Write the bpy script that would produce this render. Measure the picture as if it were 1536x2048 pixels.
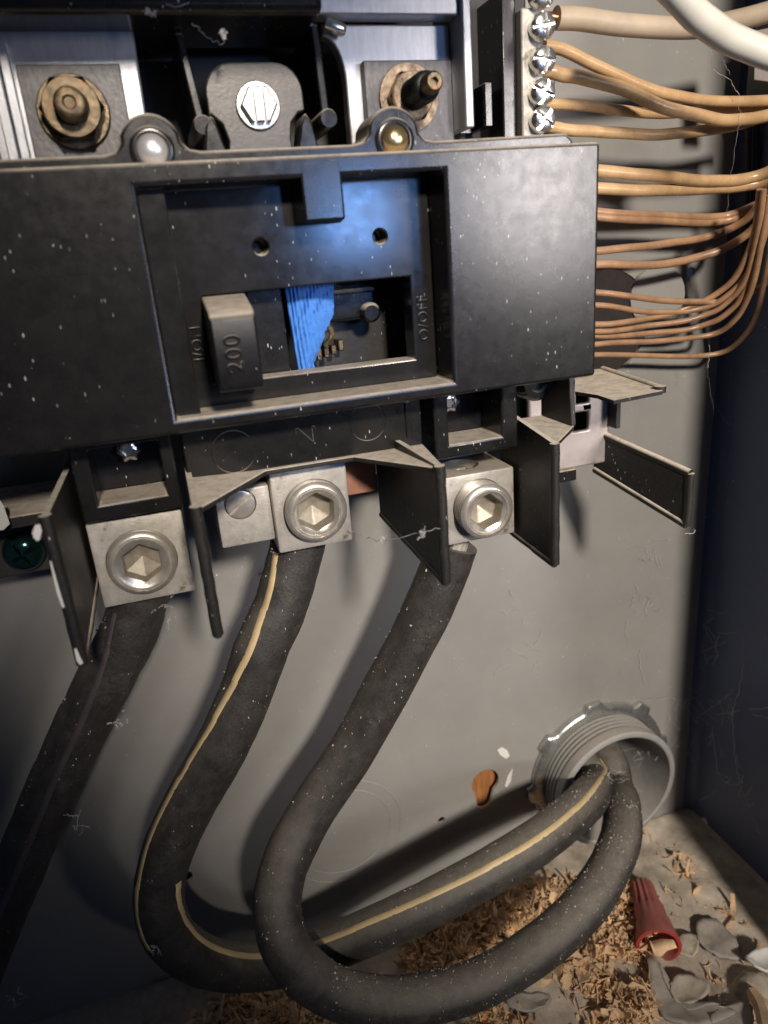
import bpy, bmesh, math, random
from mathutils import Vector, Matrix
from mathutils.bvhtree import BVHTree
from mathutils import noise as mnoise
random.seed(7)
for o in list(bpy.data.objects): bpy.data.objects.remove(o)
SC = bpy.context.scene
COL = SC.collection
PI = math.pi

# ------------------------------------------------------------------ camera, light, exposure
# world: X right along the panel, Y into the panel (back plate at Y=0), Z up; metres
RX = Vector((0.951, -0.1719, 0.2568)); RY = Vector((-0.2991, -0.3021, 0.9051)); RZ = Vector((-0.078, -0.9376, -0.3387))
CAMP = Vector((0, -.275, 0)); FPX = 1440.0
cam = bpy.data.cameras.new('camera'); cam_o = bpy.data.objects.new('camera', cam); COL.objects.link(cam_o)
cam.sensor_fit = 'VERTICAL'; cam.sensor_height = 24; cam.lens = FPX / 2048 * 24
cam.clip_start = .005; cam.clip_end = 20
right = Vector((RX[0], RY[0], RZ[0])).normalized(); down = Vector((RX[1], RY[1], RZ[1])).normalized()
fwd = right.cross(down).normalized(); down = fwd.cross(right)
cm = Matrix((right, -down, -fwd)).transposed().to_4x4(); cm.translation = CAMP
cam_o.matrix_world = cm
cam.dof.use_dof = True; cam.dof.focus_distance = .25; cam.dof.aperture_fstop = 9.0
SC.camera = cam_o

world = bpy.data.worlds.new('World'); SC.world = world; world.use_nodes = True
bg = world.node_tree.nodes['Background']; bg.inputs[0].default_value = (.36, .52, 1, 1); bg.inputs[1].default_value = .034

def lamp(name, kind, loc, target, power, color, **kw):
    l = bpy.data.lights.new(name, kind); l.energy = power; l.color = color
    for k, v in kw.items(): setattr(l, k, v)
    o = bpy.data.objects.new(name, l); COL.objects.link(o); o.location = loc
    o.rotation_euler = (Vector(target) - Vector(loc)).to_track_quat('-Z', 'Y').to_euler(); return o
# the work lamp over the photographer's head, its beam fading out to the lower left
lamp('work_lamp', 'SPOT', (.10, -1.2, .49), (.26, 0, -.03), 64, (1, .905, .80), spot_size=2 * math.atan(.335 / 1.31), spot_blend=.22, shadow_soft_size=.06)
# light thrown back by the photographer's blue work clothes
lamp('blue_bounce', 'AREA', (.175, -.50, .03), (.07, -.07, 0), .013, (.22, .45, 1), shape='RECTANGLE', size=.055, size_y=.05, spread=math.radians(38))
# added broad fill from the right, standing in for light bounced by the room
lamp('room_fill', 'SPOT', (.78, -1.15, .12), (.30, 0, .01), 44, (1, .93, .92), spot_size=2 * math.atan(.285 / 1.27), spot_blend=.55, shadow_soft_size=.20)
SC.view_settings.view_transform = 'Standard'; SC.view_settings.look = 'None'
SC.view_settings.exposure = .14; SC.view_settings.gamma = 1; SC.view_settings.use_curve_mapping = False
SC.render.resolution_x = 768; SC.render.resolution_y = 1024

# ------------------------------------------------------------------ pixel -> place
def ray(px, py):
    v = Vector((px - 768, py - 1024, FPX)); return Vector((RX.dot(v), RY.dot(v), RZ.dot(v)))
def at(px, py, d=0):            # d: mm in front of the back plate
    r = ray(px, py); return CAMP + r * ((-d * .001 - CAMP.y) / r.y)
def atZ(px, py, z):
    r = ray(px, py); return CAMP + r * ((z * .001 - CAMP.z) / r.z)
def atX(px, py, x):
    r = ray(px, py); return CAMP + r * ((x * .001 - CAMP.x) / r.x)
def V(x, z, d): return Vector((x * .001, -d * .001, z * .001))

# ------------------------------------------------------------------ geometry collector
class G:
    def __init__(s): s.v = []; s.f = []; s.m = []
    def add(s, vs, fs, mi=0):
        n = len(s.v); s.v += [Vector(p) for p in vs]; s.f += [tuple(i + n for i in f) for f in fs]; s.m += [mi] * len(fs); return s
    def box(s, x0, x1, z0, z1, d0, d1, mi=0):
        p = [V(x, z, d) for d in (d0, d1) for z in (z0, z1) for x in (x0, x1)]
        return s.add(p, [(0, 1, 3, 2), (4, 6, 7, 5), (0, 4, 5, 1), (2, 3, 7, 6), (0, 2, 6, 4), (1, 5, 7, 3)], mi)
    def prism(s, poly, a, b, mi=0):      # poly: 3D points list offset: a(p), b(p) give the two caps
        n = len(poly); P = [a(p) for p in poly] + [b(p) for p in poly]
        return s.add(P, [tuple(range(n))[::-1], tuple(range(n, 2 * n))] + [(i, (i + 1) % n, n + (i + 1) % n, n + i) for i in range(n)], mi)
    def xz(s, poly, d0, d1, mi=0): return s.prism(poly, lambda p: V(p[0], p[1], d0), lambda p: V(p[0], p[1], d1), mi)
    def xd(s, poly, z0, z1, mi=0, tilt=lambda p: 0): return s.prism(poly, lambda p: V(p[0], z0 + tilt(p), p[1]), lambda p: V(p[0], z1 + tilt(p), p[1]), mi)
    def zd(s, poly, x0, x1, mi=0): return s.prism(poly, lambda p: V(x0, p[0], p[1]), lambda p: V(x1, p[0], p[1]), mi)
    def lathe(s, prof, c, axis=Vector((0, -1, 0)), n=32, mi=0, wob=None, cap0=True, cap1=True):
        # prof: (radius mm, height mm) along axis from c (Vector, m)
        axis = axis.normalized(); u = axis.orthogonal().normalized() if abs(axis.y) < .99 else Vector((1, 0, 0)); w = axis.cross(u)
        vs = []; fs = []
        for k, (r, h) in enumerate(prof):
            for i in range(n):
                a = 2 * PI * i / n; rr = r * (wob(a, k) if wob else 1)
                vs.append(c + axis * (h * .001) + (u * math.cos(a) + w * math.sin(a)) * (rr * .001))
        for k in range(len(prof) - 1):
            for i in range(n):
                j = (i + 1) % n; fs.append((k * n + i, k * n + j, (k + 1) * n + j, (k + 1) * n + i))
        if cap0: fs.append(tuple(range(n))[::-1])
        if cap1: fs.append(tuple((len(prof) - 1) * n + i for i in range(n)))
        return s.add(vs, fs, mi)
    def tube(s, pts, r, n=10, mi=0, rfun=None, caps=True):   # pts in metres, r mm
        pts = [Vector(p) for p in pts]; m = len(pts); vs = []; fs = []; u = None
        for k, p in enumerate(pts):
            t = (pts[min(k + 1, m - 1)] - pts[max(k - 1, 0)]).normalized()
            u = (t.orthogonal() if u is None else u - t * u.dot(t)).normalized(); w = t.cross(u)
            rr = (rfun(k / (m - 1)) if rfun else r) * .001
            for i in range(n):
                a = 2 * PI * i / n; vs.append(p + (u * math.cos(a) + w * math.sin(a)) * rr)
        for k in range(m - 1):
            for i in range(n):
                j = (i + 1) % n; fs.append((k * n + i, k * n + j, (k + 1) * n + j, (k + 1) * n + i))
        if caps: fs += [tuple(range(n))[::-1], tuple((m - 1) * n + i for i in range(n))]
        return s.add(vs, fs, mi)
    def cells(s, xs, zs, holes, d0, d1):  # plate of rectangles with open cells, walls all round
        nx, nz = len(xs) - 1, len(zs) - 1
        solid = lambda i, j: 0 <= i < nx and 0 <= j < nz and (i, j) not in holes
        ix = lambda i, j, k: (k * (nz + 1) + j) * (nx + 1) + i
        vs = [V(x, z, d) for d in (d0, d1) for z in zs for x in xs]; fs = []
        for i in range(nx):
            for j in range(nz):
                if not solid(i, j): continue
                a, b, c, e = (i, j), (i + 1, j), (i + 1, j + 1), (i, j + 1)
                fs.append(tuple(ix(*q, 1) for q in (a, b, c, e))); fs.append(tuple(ix(*q, 0) for q in (e, c, b, a)))
                for (di, dj, p, q) in ((0, -1, a, b), (1, 0, b, c), (0, 1, c, e), (-1, 0, e, a)):
                    if not solid(i + di, j + dj): fs.append((ix(*p, 0), ix(*q, 0), ix(*q, 1), ix(*p, 1)))
        return s.add(vs, fs)

def spline(pts, n=8):   # Catmull-Rom through 3D points
    P = [Vector(p) for p in pts]; P = [P[0] * 2 - P[1]] + P + [P[-1] * 2 - P[-2]]; out = []
    for i in range(1, len(P) - 2):
        a, b, c, d = P[i - 1:i + 3]
        for k in range(n):
            t = k / n
            out.append(.5 * ((2 * b) + (c - a) * t + (2 * a - 5 * b + 4 * c - d) * t * t + (3 * b - a - 3 * c + d) * t ** 3))
    out.append(P[-2]); return out

ORI = {}
def origin(o): return ORI.get(o.name, Vector())
def obj(name, g, mats, parent=None, bevel=0, seg=2, smooth=40, label=None):
    me = bpy.data.meshes.new(name); org = origin(parent) if parent else None
    if org is None:
        xs = [p.x for p in g.v]; ys = [p.y for p in g.v]; zs = [p.z for p in g.v]
        org = Vector(((min(xs) + max(xs)) / 2, (min(ys) + max(ys)) / 2, min(zs)))
    me.from_pydata([p - org for p in g.v], [], g.f); me.update()
    bm = bmesh.new(); bm.from_mesh(me); bmesh.ops.recalc_face_normals(bm, faces=bm.faces); bm.to_mesh(me); bm.free()
    if not isinstance(mats, (list, tuple)): mats = [mats]
    for m in mats: me.materials.append(m)
    if len(mats) > 1:
        for p, mi in zip(me.polygons, g.m): p.material_index = mi
    if smooth:
        me.polygons.foreach_set('use_smooth', [True] * len(me.polygons)); me.set_sharp_from_angle(angle=math.radians(smooth))
    o = bpy.data.objects.new(name, me); COL.objects.link(o)
    if parent: o.parent = parent
    else: o.location = org
    ORI[o.name] = org
    if bevel:
        b = o.modifiers.new('bevel', 'BEVEL'); b.width = bevel * .001; b.segments = seg; b.limit_method = 'ANGLE'; b.angle_limit = math.radians(40); b.harden_normals = False
    if label: o['label'] = label
    return o
def tag(o, label, cat, group=None, kind=None):
    o['label'] = label
    if cat: o['category'] = cat
    if group: o['group'] = group
    if kind: o['kind'] = kind
    return o
def thing(name, loc, label, cat, group=None):
    o = bpy.data.objects.new(name, None); COL.objects.link(o); o.location = loc; o.empty_display_size = .005
    ORI[o.name] = Vector(loc); return tag(o, label, cat, group)
def cut(o, g):          # boolean difference, applied
    me = bpy.data.meshes.new('cutter'); me.from_pydata([p - ORI[o.name] for p in g.v], [], g.f); me.update()
    bm = bmesh.new(); bm.from_mesh(me); bmesh.ops.recalc_face_normals(bm, faces=bm.faces); bm.to_mesh(me); bm.free()
    c = bpy.data.objects.new('cutter', me); COL.objects.link(c); c.location = o.location if not o.parent else o.parent.location
    md = o.modifiers.new('cut', 'BOOLEAN'); md.object = c; md.solver = 'EXACT'; md.operation = 'DIFFERENCE'; md.use_self = True
    bpy.context.view_layer.update(); dg = bpy.context.evaluated_depsgraph_get()
    new = bpy.data.meshes.new_from_object(o.evaluated_get(dg)); o.modifiers.clear(); old = o.data; o.data = new; new.name = old.name
    new.set_sharp_from_angle(angle=math.radians(40)); bpy.data.objects.remove(c); return o

# ------------------------------------------------------------------ materials
def lin(h): return tuple(((c / 255) / 12.92 if c / 255 <= .04045 else ((c / 255 + .055) / 1.055) ** 2.4) for c in h)
class NT:
    def __init__(s, name):
        s.mat = bpy.data.materials.new(name); s.mat.use_nodes = True; s.t = s.mat.node_tree; s.b = s.t.nodes['Principled BSDF']
        s.tc = s.t.nodes.new('ShaderNodeTexCoord').outputs['Object']
    def n(s, typ, ins=None, **kw):
        nd = s.t.nodes.new(typ)
        for k, v in kw.items(): setattr(nd, k, v)
        for k, v in (ins or {}).items(): s.put(nd.inputs[k], v)
        return nd
    def put(s, sock, v):
        if hasattr(v, 'is_output'): s.t.links.new(v, sock)
        else: sock.default_value = v
    def noise(s, scale, detail=4, rough=.6, vec=None): return s.n('ShaderNodeTexNoise', {'Vector': vec or s.tc, 'Scale': scale, 'Detail': detail, 'Roughness': rough}).outputs[0]
    def mapr(s, v, a, b, c=0., d=1.): return s.n('ShaderNodeMapRange', {0: v, 1: a, 2: b, 3: c, 4: d}).outputs[0]
    def math(s, op, a, b=0.): return s.n('ShaderNodeMath', {0: a, 1: b}, operation=op).outputs[0]
    def mix(s, f, a, b):
        nd = s.n('ShaderNodeMix', data_type='RGBA'); s.put(nd.inputs[0], f); s.put(nd.inputs[6], a if hasattr(a, 'is_output') else (*a, 1)); s.put(nd.inputs[7], b if hasattr(b, 'is_output') else (*b, 1)); return nd.outputs[2]

DUST = (.62, .53, .42)
def mat(name, base, rough=.5, metal=0., top=0., film=0., flecks=0., var=.25, vscale=120, bump=.15, bscale=900, spec=.5, dust=DUST, streak=None, tint=None, coat=0., wear=None, fleck_c=(.85, .81, .74)):
    """top: settled dust on upward faces, film: thin patchy dust all over, flecks: density of pale grit"""
    m = NT(name)
    n1 = m.noise(vscale, 5, .65)
    if streak: n1 = m.noise(vscale, 5, .65, m.n('ShaderNodeMapping', {'Vector': m.tc, 'Scale': streak}).outputs[0])
    lo = tuple(c * (1 - var) for c in base); hi = tuple(min(1, c * (1 + var)) for c in (tint or base))
    col = m.mix(m.mapr(n1, .3, .7), lo, hi)
    if wear: col = m.mix(m.mapr(m.noise(wear[1], 6, .7), wear[2], wear[2] + .12), col, wear[0])
    f = None
    if top:
        nz = m.n('ShaderNodeSeparateXYZ', {0: m.n('ShaderNodeNewGeometry').outputs['Normal']}).outputs[2]
        f = m.math('MULTIPLY', m.mapr(nz, .25, .8), m.mapr(m.noise(260, 6, .7), .28, .55, top * .6, top))
    if film:
        g2 = m.math('MULTIPLY', m.mapr(m.noise(28, 3, .5), .25, .8, .25, 1.), m.mapr(m.noise(1300, 6, .8), .38, .66, .1, 1.2))
        g2 = m.math('MULTIPLY', g2, film * .5); f = g2 if f is None else m.math('MAXIMUM', f, g2)
    if flecks:
        vv = m.n('ShaderNodeMapping', {'Vector': m.tc, 'Rotation': (0, .5, 0), 'Scale': (2.1, 2.1, .5)}).outputs[0]
        vn = m.n('ShaderNodeTexVoronoi', {'Vector': vv, 'Scale': 700, 'Randomness': 1.})
        rnd = m.n('ShaderNodeSeparateXYZ', {0: vn.outputs['Color']}).outputs[0]
        size = m.math('MULTIPLY', m.mapr(rnd, 1 - flecks, 1), .20)
        msk = m.math('MULTIPLY', m.math('LESS_THAN', vn.outputs['Distance'], size), m.mapr(m.noise(60, 3), .46, .60))
        col = m.mix(m.math('MULTIPLY', msk, .95), col, fleck_c)
    r_out = m.mapr(m.noise(vscale * 2.3, 4), .3, .7, max(.03, rough - .035), min(1, rough + .035)); me_out = metal
    if f is not None:
        col = m.mix(f, col, m.mix(m.noise(500, 4), tuple(c * .82 for c in dust), tuple(c * 1.15 for c in dust)))
        r_out = m.n('ShaderNodeMix', {0: f, 2: r_out, 3: .95}).outputs[0]
        me_out = m.math('MULTIPLY', m.math('SUBTRACT', 1., f), metal) if metal else 0.
    m.put(m.b.inputs['Base Color'], col); m.put(m.b.inputs['Roughness'], r_out); m.put(m.b.inputs['Metallic'], me_out)
    m.b.inputs['Specular IOR Level'].default_value = spec
    if coat: m.b.inputs['Coat Weight'].default_value = coat; m.b.inputs['Coat Roughness'].default_value = .12
    if bump:
        bp = m.n('ShaderNodeBump', {'Strength': bump, 'Distance': .0006, 'Height': m.noise(bscale, 6, .7)})
        m.put(m.b.inputs['Normal'], bp.outputs[0])
    return m.mat

M = {}
M['paint'] = mat('grey_panel_paint', (.30, .292, .275), .42, top=.95, film=.16, flecks=.16, var=.08, vscale=30, bump=.05, bscale=1500, spec=.35)
M['plastic'] = mat('black_plastic', (.013, .0122, .012), .215, top=.95, film=.02, flecks=.34, var=.3, bump=.03, spec=.5, wear=((.11, .10, .09), 75, .70))
M['plastic_gloss'] = mat('glossy_black_plastic', (.012, .012, .014), .16, top=.95, film=.02, flecks=.12, var=.3, bump=.03)
M['plastic_dark'] = mat('dark_moulding', (.012, .011, .011), .5, top=.35, film=.06, flecks=.15)
M['barrier'] = mat('fibre_barrier', (.012, .0115, .0105), .5, top=1., film=.07, flecks=.35, bump=.25, bscale=1400, dust=(.86, .76, .61))
M['lug'] = mat('cast_aluminium', (.56, .52, .455), .42, .4, top=.6, film=.35, var=.2, vscale=260, bump=.3, bscale=1300, dust=(.40, .33, .24), wear=((.22, .19, .145), 170, .57))
M['lug_screw'] = mat('aluminium_screw', (.66, .61, .53), .30, .7, var=.18, vscale=300, bump=.08, film=.12, wear=((.30, .25, .18), 160, .66))
M['socket'] = mat('brass_tinged_socket', (.40, .355, .28), .48, .45, var=.3, vscale=250, bump=.08)
M['bus'] = mat('tinned_bus_bar', (.46, .465, .48), .33, .6, film=.08, var=.12, streak=(6, 1, 1), vscale=140, bump=.06)
M['plate'] = mat('brushed_steel_plate', (.085, .08, .08), .42, .5, film=.06, flecks=.2, var=.3, vscale=420, streak=(3, 1, 1), bump=.2, wear=((.17, .13, .10), 180, .64))
M['steel'] = mat('bright_zinc_steel', (.78, .77, .74), .2, .9, var=.12, bump=.05)
M['rust'] = mat('yellowed_rusty_zinc', (.09, .07, .042), .32, .8, var=.5, vscale=380, bump=.35, tint=(.15, .11, .065), wear=((.23, .10, .045), 260, .58))
M['rust2'] = mat('rusted_washer', (.22, .14, .09), .55, .4, var=.5, vscale=420, bump=.5, tint=(.42, .32, .22))
M['blacksteel'] = mat('black_oxide_steel', (.022, .024, .024), .28, .5, bump=.2)
M['brass'] = mat('brass_rivet', (.80, .60, .30), .22, .9, var=.15, bump=.05)
M['silver'] = mat('silver_rivet', (.82, .80, .78), .28, .6, var=.1, bump=.1)
M['tab'] = mat('grey_steel_tab', (.055, .05, .045), .36, .4, film=.08, top=.6, var=.15, bump=.12)
M['galv'] = mat('galvanised_bracket', (.52, .46, .43), .38, .5, film=.35, var=.15, bump=.12, wear=((.36, .28, .25), 150, .6))
M['conduit'] = mat('dusty_pvc_conduit', (.30, .295, .285), .5, top=.9, film=.4, var=.15, bump=.15, dust=(.50, .46, .40))
M['locknut'] = mat('zinc_locknut', (.58, .59, .57), .25, .85, film=.1, top=.15, var=.2, bump=.1)
M['cable'] = mat('black_cable_jacket', (.026, .0235, .0215), .5, top=.5, film=.28, flecks=.36, var=.6, vscale=190, bump=.4, bscale=1300, dust=(.34, .30, .25), wear=((.055, .05, .045), 110, .54))
M['stripe'] = mat('cream_stripe', (.66, .50, .27), .5, film=.15, var=.15, vscale=90)
M['stripe2'] = mat('grey_stripe', (.07, .055, .06), .5, film=.15, var=.15)
M['wire'] = mat('aged_tan_insulation', (.54, .335, .16), .25, film=.15, var=.22, vscale=70, top=.15, bump=.1, tint=(.62, .40, .20))
M['wire2'] = mat('brown_aged_insulation', (.33, .175, .09), .27, film=.2, var=.28, vscale=70, top=.2, bump=.12, tint=(.46, .26, .14))
M['wire_grey'] = mat('soiled_pale_insulation', (.50, .40, .29), .42, film=.2, var=.15, vscale=60, bump=.1)
M['white'] = mat('ivory_insulation', (.74, .71, .60), .38, film=.1, var=.06, vscale=60, bump=.06)
M['darkwire'] = mat('dark_insulation', (.022, .02, .019), .5, film=.15)
M['copper'] = mat('bare_copper', (.62, .28, .14), .3, .9, var=.2)
M['copper_dull'] = mat('dull_copper_bar', (.42, .20, .13), .5, .2, var=.2)
M['wood'] = mat('wood_board', (.40, .17, .055), .6, var=.35, vscale=60, streak=(8, 1, 1), bump=.2)
M['chip'] = mat('wood_chips', (.74, .585, .43), .75, var=.40, vscale=160, bump=.3, tint=(.66, .46, .26))
M['scrap'] = mat('dry_scrap', (.46, .40, .31), .7, var=.25, vscale=120, bump=.3, film=.3)
M['greyscrap'] = mat('grey_plastic_scrap', (.24, .23, .22), .45, var=.2, film=.4, top=.5)
M['red'] = mat('red_wire_nut', (.34, .028, .028), .38, film=.18, top=.25, var=.25, bump=.15, flecks=.2)
M['green'] = mat('green_screw', (.015, .055, .055), .16, .7, var=.3, bump=.05)
M['bluecloth'] = mat('blue_knit', (.075, .26, .72), .85, var=.12, vscale=400, bump=.3, bscale=2500)
M['whitebit'] = mat('white_plaster_bit', (.80, .78, .72), .6, var=.06)
M['web'] = mat('cobweb', (.62, .60, .58), .8, var=.3)
M['wall_board'] = M['wood']

# ------------------------------------------------------------------ shapes used again
def circ(cx, cz, r, n=24, a0=0, a1=2 * PI, end=False):
    k = n if not end else n - 1
    return [(cx + r * math.cos(a0 + (a1 - a0) * i / k), cz + r * math.sin(a0 + (a1 - a0) * i / k)) for i in range(n)]
def cylcut(cx, cz, r, d0, d1, n=28): return G().xz(circ(cx, cz, r, n), d0, d1)

# ------------------------------------------------------------------ enclosure
FLOOR = -317.5
enc = thing('panel_enclosure', V(0, FLOOR, 0), 'open grey painted steel electrical panel box holding the breaker and cables', 'panel box')
back = obj('back_panel', G().box(-220, 249, FLOOR - 1.5, 220, -1.5, 0), M['paint'], enc)
kh = circ(119.6, -257.4, 7.6, 24, -.95, 3.75, True)
ks = circ(118.4, -269.2, 3.9, 10, PI * .95, 2 * PI - .25, True)
cut(back, G().xz(kh + ks, -8, 6))
for (cx, cz, r) in ((185, -268.5, 32.5), (94.8, -272.8, 1.9), (225.3, -18.8, 2.2), (-30.4, -261.2, 3.2), (183, -36, 22)):
    cut(back, cylcut(cx, cz, r, -8, 6, 40 if r > 10 else 18))
obj('bottom_panel', G().box(-220, 249, FLOOR - 1.5, FLOOR, .02, 118), M['paint'], enc)
M['wallshade'] = mat('shade_tinted_side_paint', (.10, .13, .22), .45, film=.10, flecks=.12, var=.08, vscale=30, bump=.05, bscale=1500, spec=.35)  # panel grey made darker and bluer, painting in the shade on this wall
obj('side_wall', G().xz([(248, FLOOR), (249.5, FLOOR), (249.5, 220), (248, 220)], .02, 118), M['wallshade'], enc)
obj('front_lip', G().box(219, 249.5, FLOOR + .2, 220, 118.02, 119.5), M['paint'], enc)
# folded corner radius along the back of the side wall
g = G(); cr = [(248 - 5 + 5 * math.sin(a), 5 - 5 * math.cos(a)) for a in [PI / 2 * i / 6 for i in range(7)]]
g.xd(cr + [(247.99, .01)], FLOOR + .01, 219); obj('corner_fold', g, M['wallshade'], enc)
# stamped knock-out circles
for (cx, cz, rs) in ((44, -262.5, (29.5, 24)),):
    for r in rs:
        obj('knockout_ring', G().tube([V(cx + r * math.cos(a), cz + r * math.sin(a), -.27) for a in [2 * PI * i / 60 for i in range(61)]], .5, 8, caps=False), M['paint'], enc)
# knock-out slug bent aside next to the opening behind the wires
g = G(); pts = [(x, z) for x, z in circ(206, -27, 12.5, 22)]
g.prism(pts, lambda p: V(p[0], p[1], 1.0 + (p[0] - 193) * .12), lambda p: V(p[0], p[1], 2.4 + (p[0] - 193) * .12))
obj('knockout_slug', g, M['paint'], enc)
obj('rim_hole', G().lathe([(2.2, 0), (2.2, .5), (1.1, .5), (1.1, .1)], atX(1410, 1643, 247.9), Vector((-1, 0, 0)), 18), M['whitebit'], enc, label='small pale ring round a screw hole in the side wall')
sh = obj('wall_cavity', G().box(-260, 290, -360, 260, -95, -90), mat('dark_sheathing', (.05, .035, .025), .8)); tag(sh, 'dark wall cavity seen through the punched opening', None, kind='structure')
board = obj('wall_board', G().box(80, 148, -340, 240, -40, -5), M['wood']); tag(board, 'brown wooden board seen through the keyhole in the back panel', None, kind='structure')

# ------------------------------------------------------------------ bus area (top)
base = obj('bus_insulator', G().box(-75, 131, 18, 95, 2, 30), M['plastic_dark'], None, .8)
tag(base, 'black moulded base deep behind the bus bars', 'insulator')
g = G().box(-75, 53, 56.5, 95, 40, 72); o = obj('insulating_cover', g, M['plastic'], None, 2)
tag(o, 'black cover strip across the top edge, above the bus bars', 'cover')
o = obj('shade_block', G().box(-75, 100, 71, 95, 72.1, 121), M['plastic'], None, 2); tag(o, 'unseen black block added just above the view to shade the bus bars', 'shade block')  # out-of-view block added to cast shade on the bus bars
# ribs in the dark gap
rib = thing('moulded_rib_left', V(20, 26, 30), 'thin black moulded rib with round boss left of the slotted screw', 'rib', 'moulded ribs beside the steel tab')
rib.name = 'moulded_rib'; ORI['moulded_rib'] = Vector(rib.location)
def ribbuild(root, xb, zb, xt, zt):
    obj('rib_wall', G().xz([(xb - 1.1, zb), (xb + 1.1, zb), (xt + 1, zt), (xt - 1, zt)], 30.02, 58), M['plastic'], root, .4)
    obj('boss', G().lathe([(2.6, 0), (2.6, 30), (2.2, 31)], V(xb, zb, 30.02), n=20), M['plastic'], root)
ribbuild(rib, 20.7, 34.6, 18.2, 56)
rib2 = thing('moulded_rib', V(55, 26, 30), 'thin black moulded rib with round boss right of the slotted screw', 'rib', 'moulded ribs beside the steel tab'); ORI[rib2.name] = Vector(rib2.location)
ribbuild(rib2, 54.5, 35.2, 53.6, 58)

# left bus bar with square plate, washer and nut
L = thing('bus_bar_left', V(-10, 26, 52), 'left tinned bus bar with square steel plate and yellowed hex nut', 'bus bar'); L.name = 'bus_bar'; ORI[L.name] = V(-10, 26, 52)
obj('bar', G().xz([(-30, 24), (6.6, 24), (7.4, 60), (-30, 60)], 30.1, 57), M['bus'], L, .6)
obj('edge_strip', G().box(-27.2, -24.8, 28, 50, 57.02, 62), M['bus'], L, .3)
obj('edge_strip', G().box(-24.6, -22.4, 28, 54, 57.02, 60.5), M['bus'], L, .3)
pl = obj('clamp_plate', G().box(-21.4, 2.6, 25.6, 49, 57.02, 60), M['plate'], L, .3)
c = V(-10.2, 38.4, 60)
obj('washer', G().lathe([(8.4, .02), (8.6, .6), (8.2, 1.6), (4, 1.7)], c, n=36), M['rust'], L)
hexw = lambda a, k: math.cos(PI / 6) / math.cos((a % (PI / 3)) - PI / 6)
nut = G().lathe([(7.4, 1.7), (7.5, 2.2), (7.5, 6.6)], c, n=48, wob=hexw, cap1=False).lathe([(6.7, 6.5), (6.4, 7.4), (4.1, 7.5), (3.7, 6.8)], c, n=48)
obj('nut', nut, M['rust'], L)
obj('stud', G().lathe([(3.7, 5)] + [(3.7 - .55 * (i % 2), 6.5 + i * .6) for i in range(10)] + [(3.4, 12.6), (2.9, 12.9), (1.6, 12.9), (1.2, 12.2)], c, n=24), M['rust'], L)

# right bus bar
Rb = thing('bus_bar', V(78, 26, 52), 'right tinned bus bar with curved shoulder, square plate and protruding black stud', 'bus bar')
cur = [(61.3 - 5.5 * (1 - math.cos(t)) ** 1.0, 44 + 11.5 * math.sin(t)) for t in [PI / 2 * i / 8 for i in range(9)]]
obj('bar', G().xz([(61.3, 24)] + cur + [(55.8, 58.2), (92.4, 58.2), (92.4, 24)], 52, 57), M['bus'], Rb, .4)
obj('side_flange', G().box(92.6, 95.2, 31, 95, 44, 66), M['bus'], Rb, .4)
obj('upper_bar', G().xz([(53.2, 58.6), (92.4, 58.6), (92.4, 95), (56, 95)], 57, 64), M['bus'], Rb, .4)
obj('clamp_plate', G().box(65.6, 91.4, 25.6, 49, 57.02, 60.2), M['plate'], Rb, .3)
c = V(77.8, 39.6, 60.2)
obj('washer', G().lathe([(8.5, .02), (8.5, 1.2), (5, 1.4)], c, n=36), M['rust2'], Rb)
obj('nut', G().lathe([(6.6, 1.4), (6.6, 4.4)], c, n=48, wob=hexw, cap1=False).lathe([(6.0, 4.3), (5.6, 4.9), (3.9, 5.0), (3.6, 4.2)], c, n=36), M['rust2'], Rb)
st = obj('stud', G().lathe([(3.9, 4)] + [(3.9 - .3 * (i % 2), 4.6 + i * .6) for i in range(18)] + [(3.5, 15.6), (2.6, 16.2)], c, n=24), M['blacksteel'], Rb)
obj('stud_tip', G().lathe([(2.5, 16.2), (2.5, 20), (1.9, 20.8), (1.0, 20.8), (.9, 19.5)], c, n=20), M['rust'], Rb)
pin = thing('retaining_pin', V(58, 57, 60), 'short bright steel pin lying on the curved shoulder of the right bus bar', 'pin')
a, b = at(650, 46, 60), at(690, 62, 60)
obj('pin_shaft', G().tube([a + (b - a) * t for t in (0, .1, .9, 1)], 1.6, 12, rfun=lambda t: 1.3 if t < .05 or t > .95 else 1.6), M['steel'], pin)

# steel tab and slotted screw
T = thing('ground_tab', V(36, 28, 58), 'grey steel tab with rounded top held by a bright slotted hex screw', 'tab')
tabp = [(26.3, 26.5), (27.2, 31), (26, 35.2), (23.6, 37.4), (22.8, 37.4), (22.8, 41)] + circ(30, 42, 7.3, 7, PI, PI / 2, True) + circ(41.3, 42, 7.3, 7, PI / 2, 0, True) + [(48.6, 37.8), (46.8, 37.4), (44.6, 35), (44, 31), (44.4, 26.5)]
obj('tab_plate', G().xz(tabp, 55, 58.2), M['tab'], T, .4)
c = V(36, 39.1, 58.22)
obj('screw_flange', G().lathe([(5.9, 0), (5.9, .6), (5.6, 1.0)], c, n=48), M['steel'], T)
hd = obj('screw_head', G().lathe([(4.9, 1.0), (4.9, 2.4), (4.4, 3.0)], c, n=48, wob=hexw), M['steel'], T)
cut(hd, G().box(34.3, 34.95, 32, 46, 59.3, 64)); cut(hd, G().box(36.9, 37.55, 32, 46, 59.3, 64))
hd.rotation_euler = (0, 0, 0)
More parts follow.
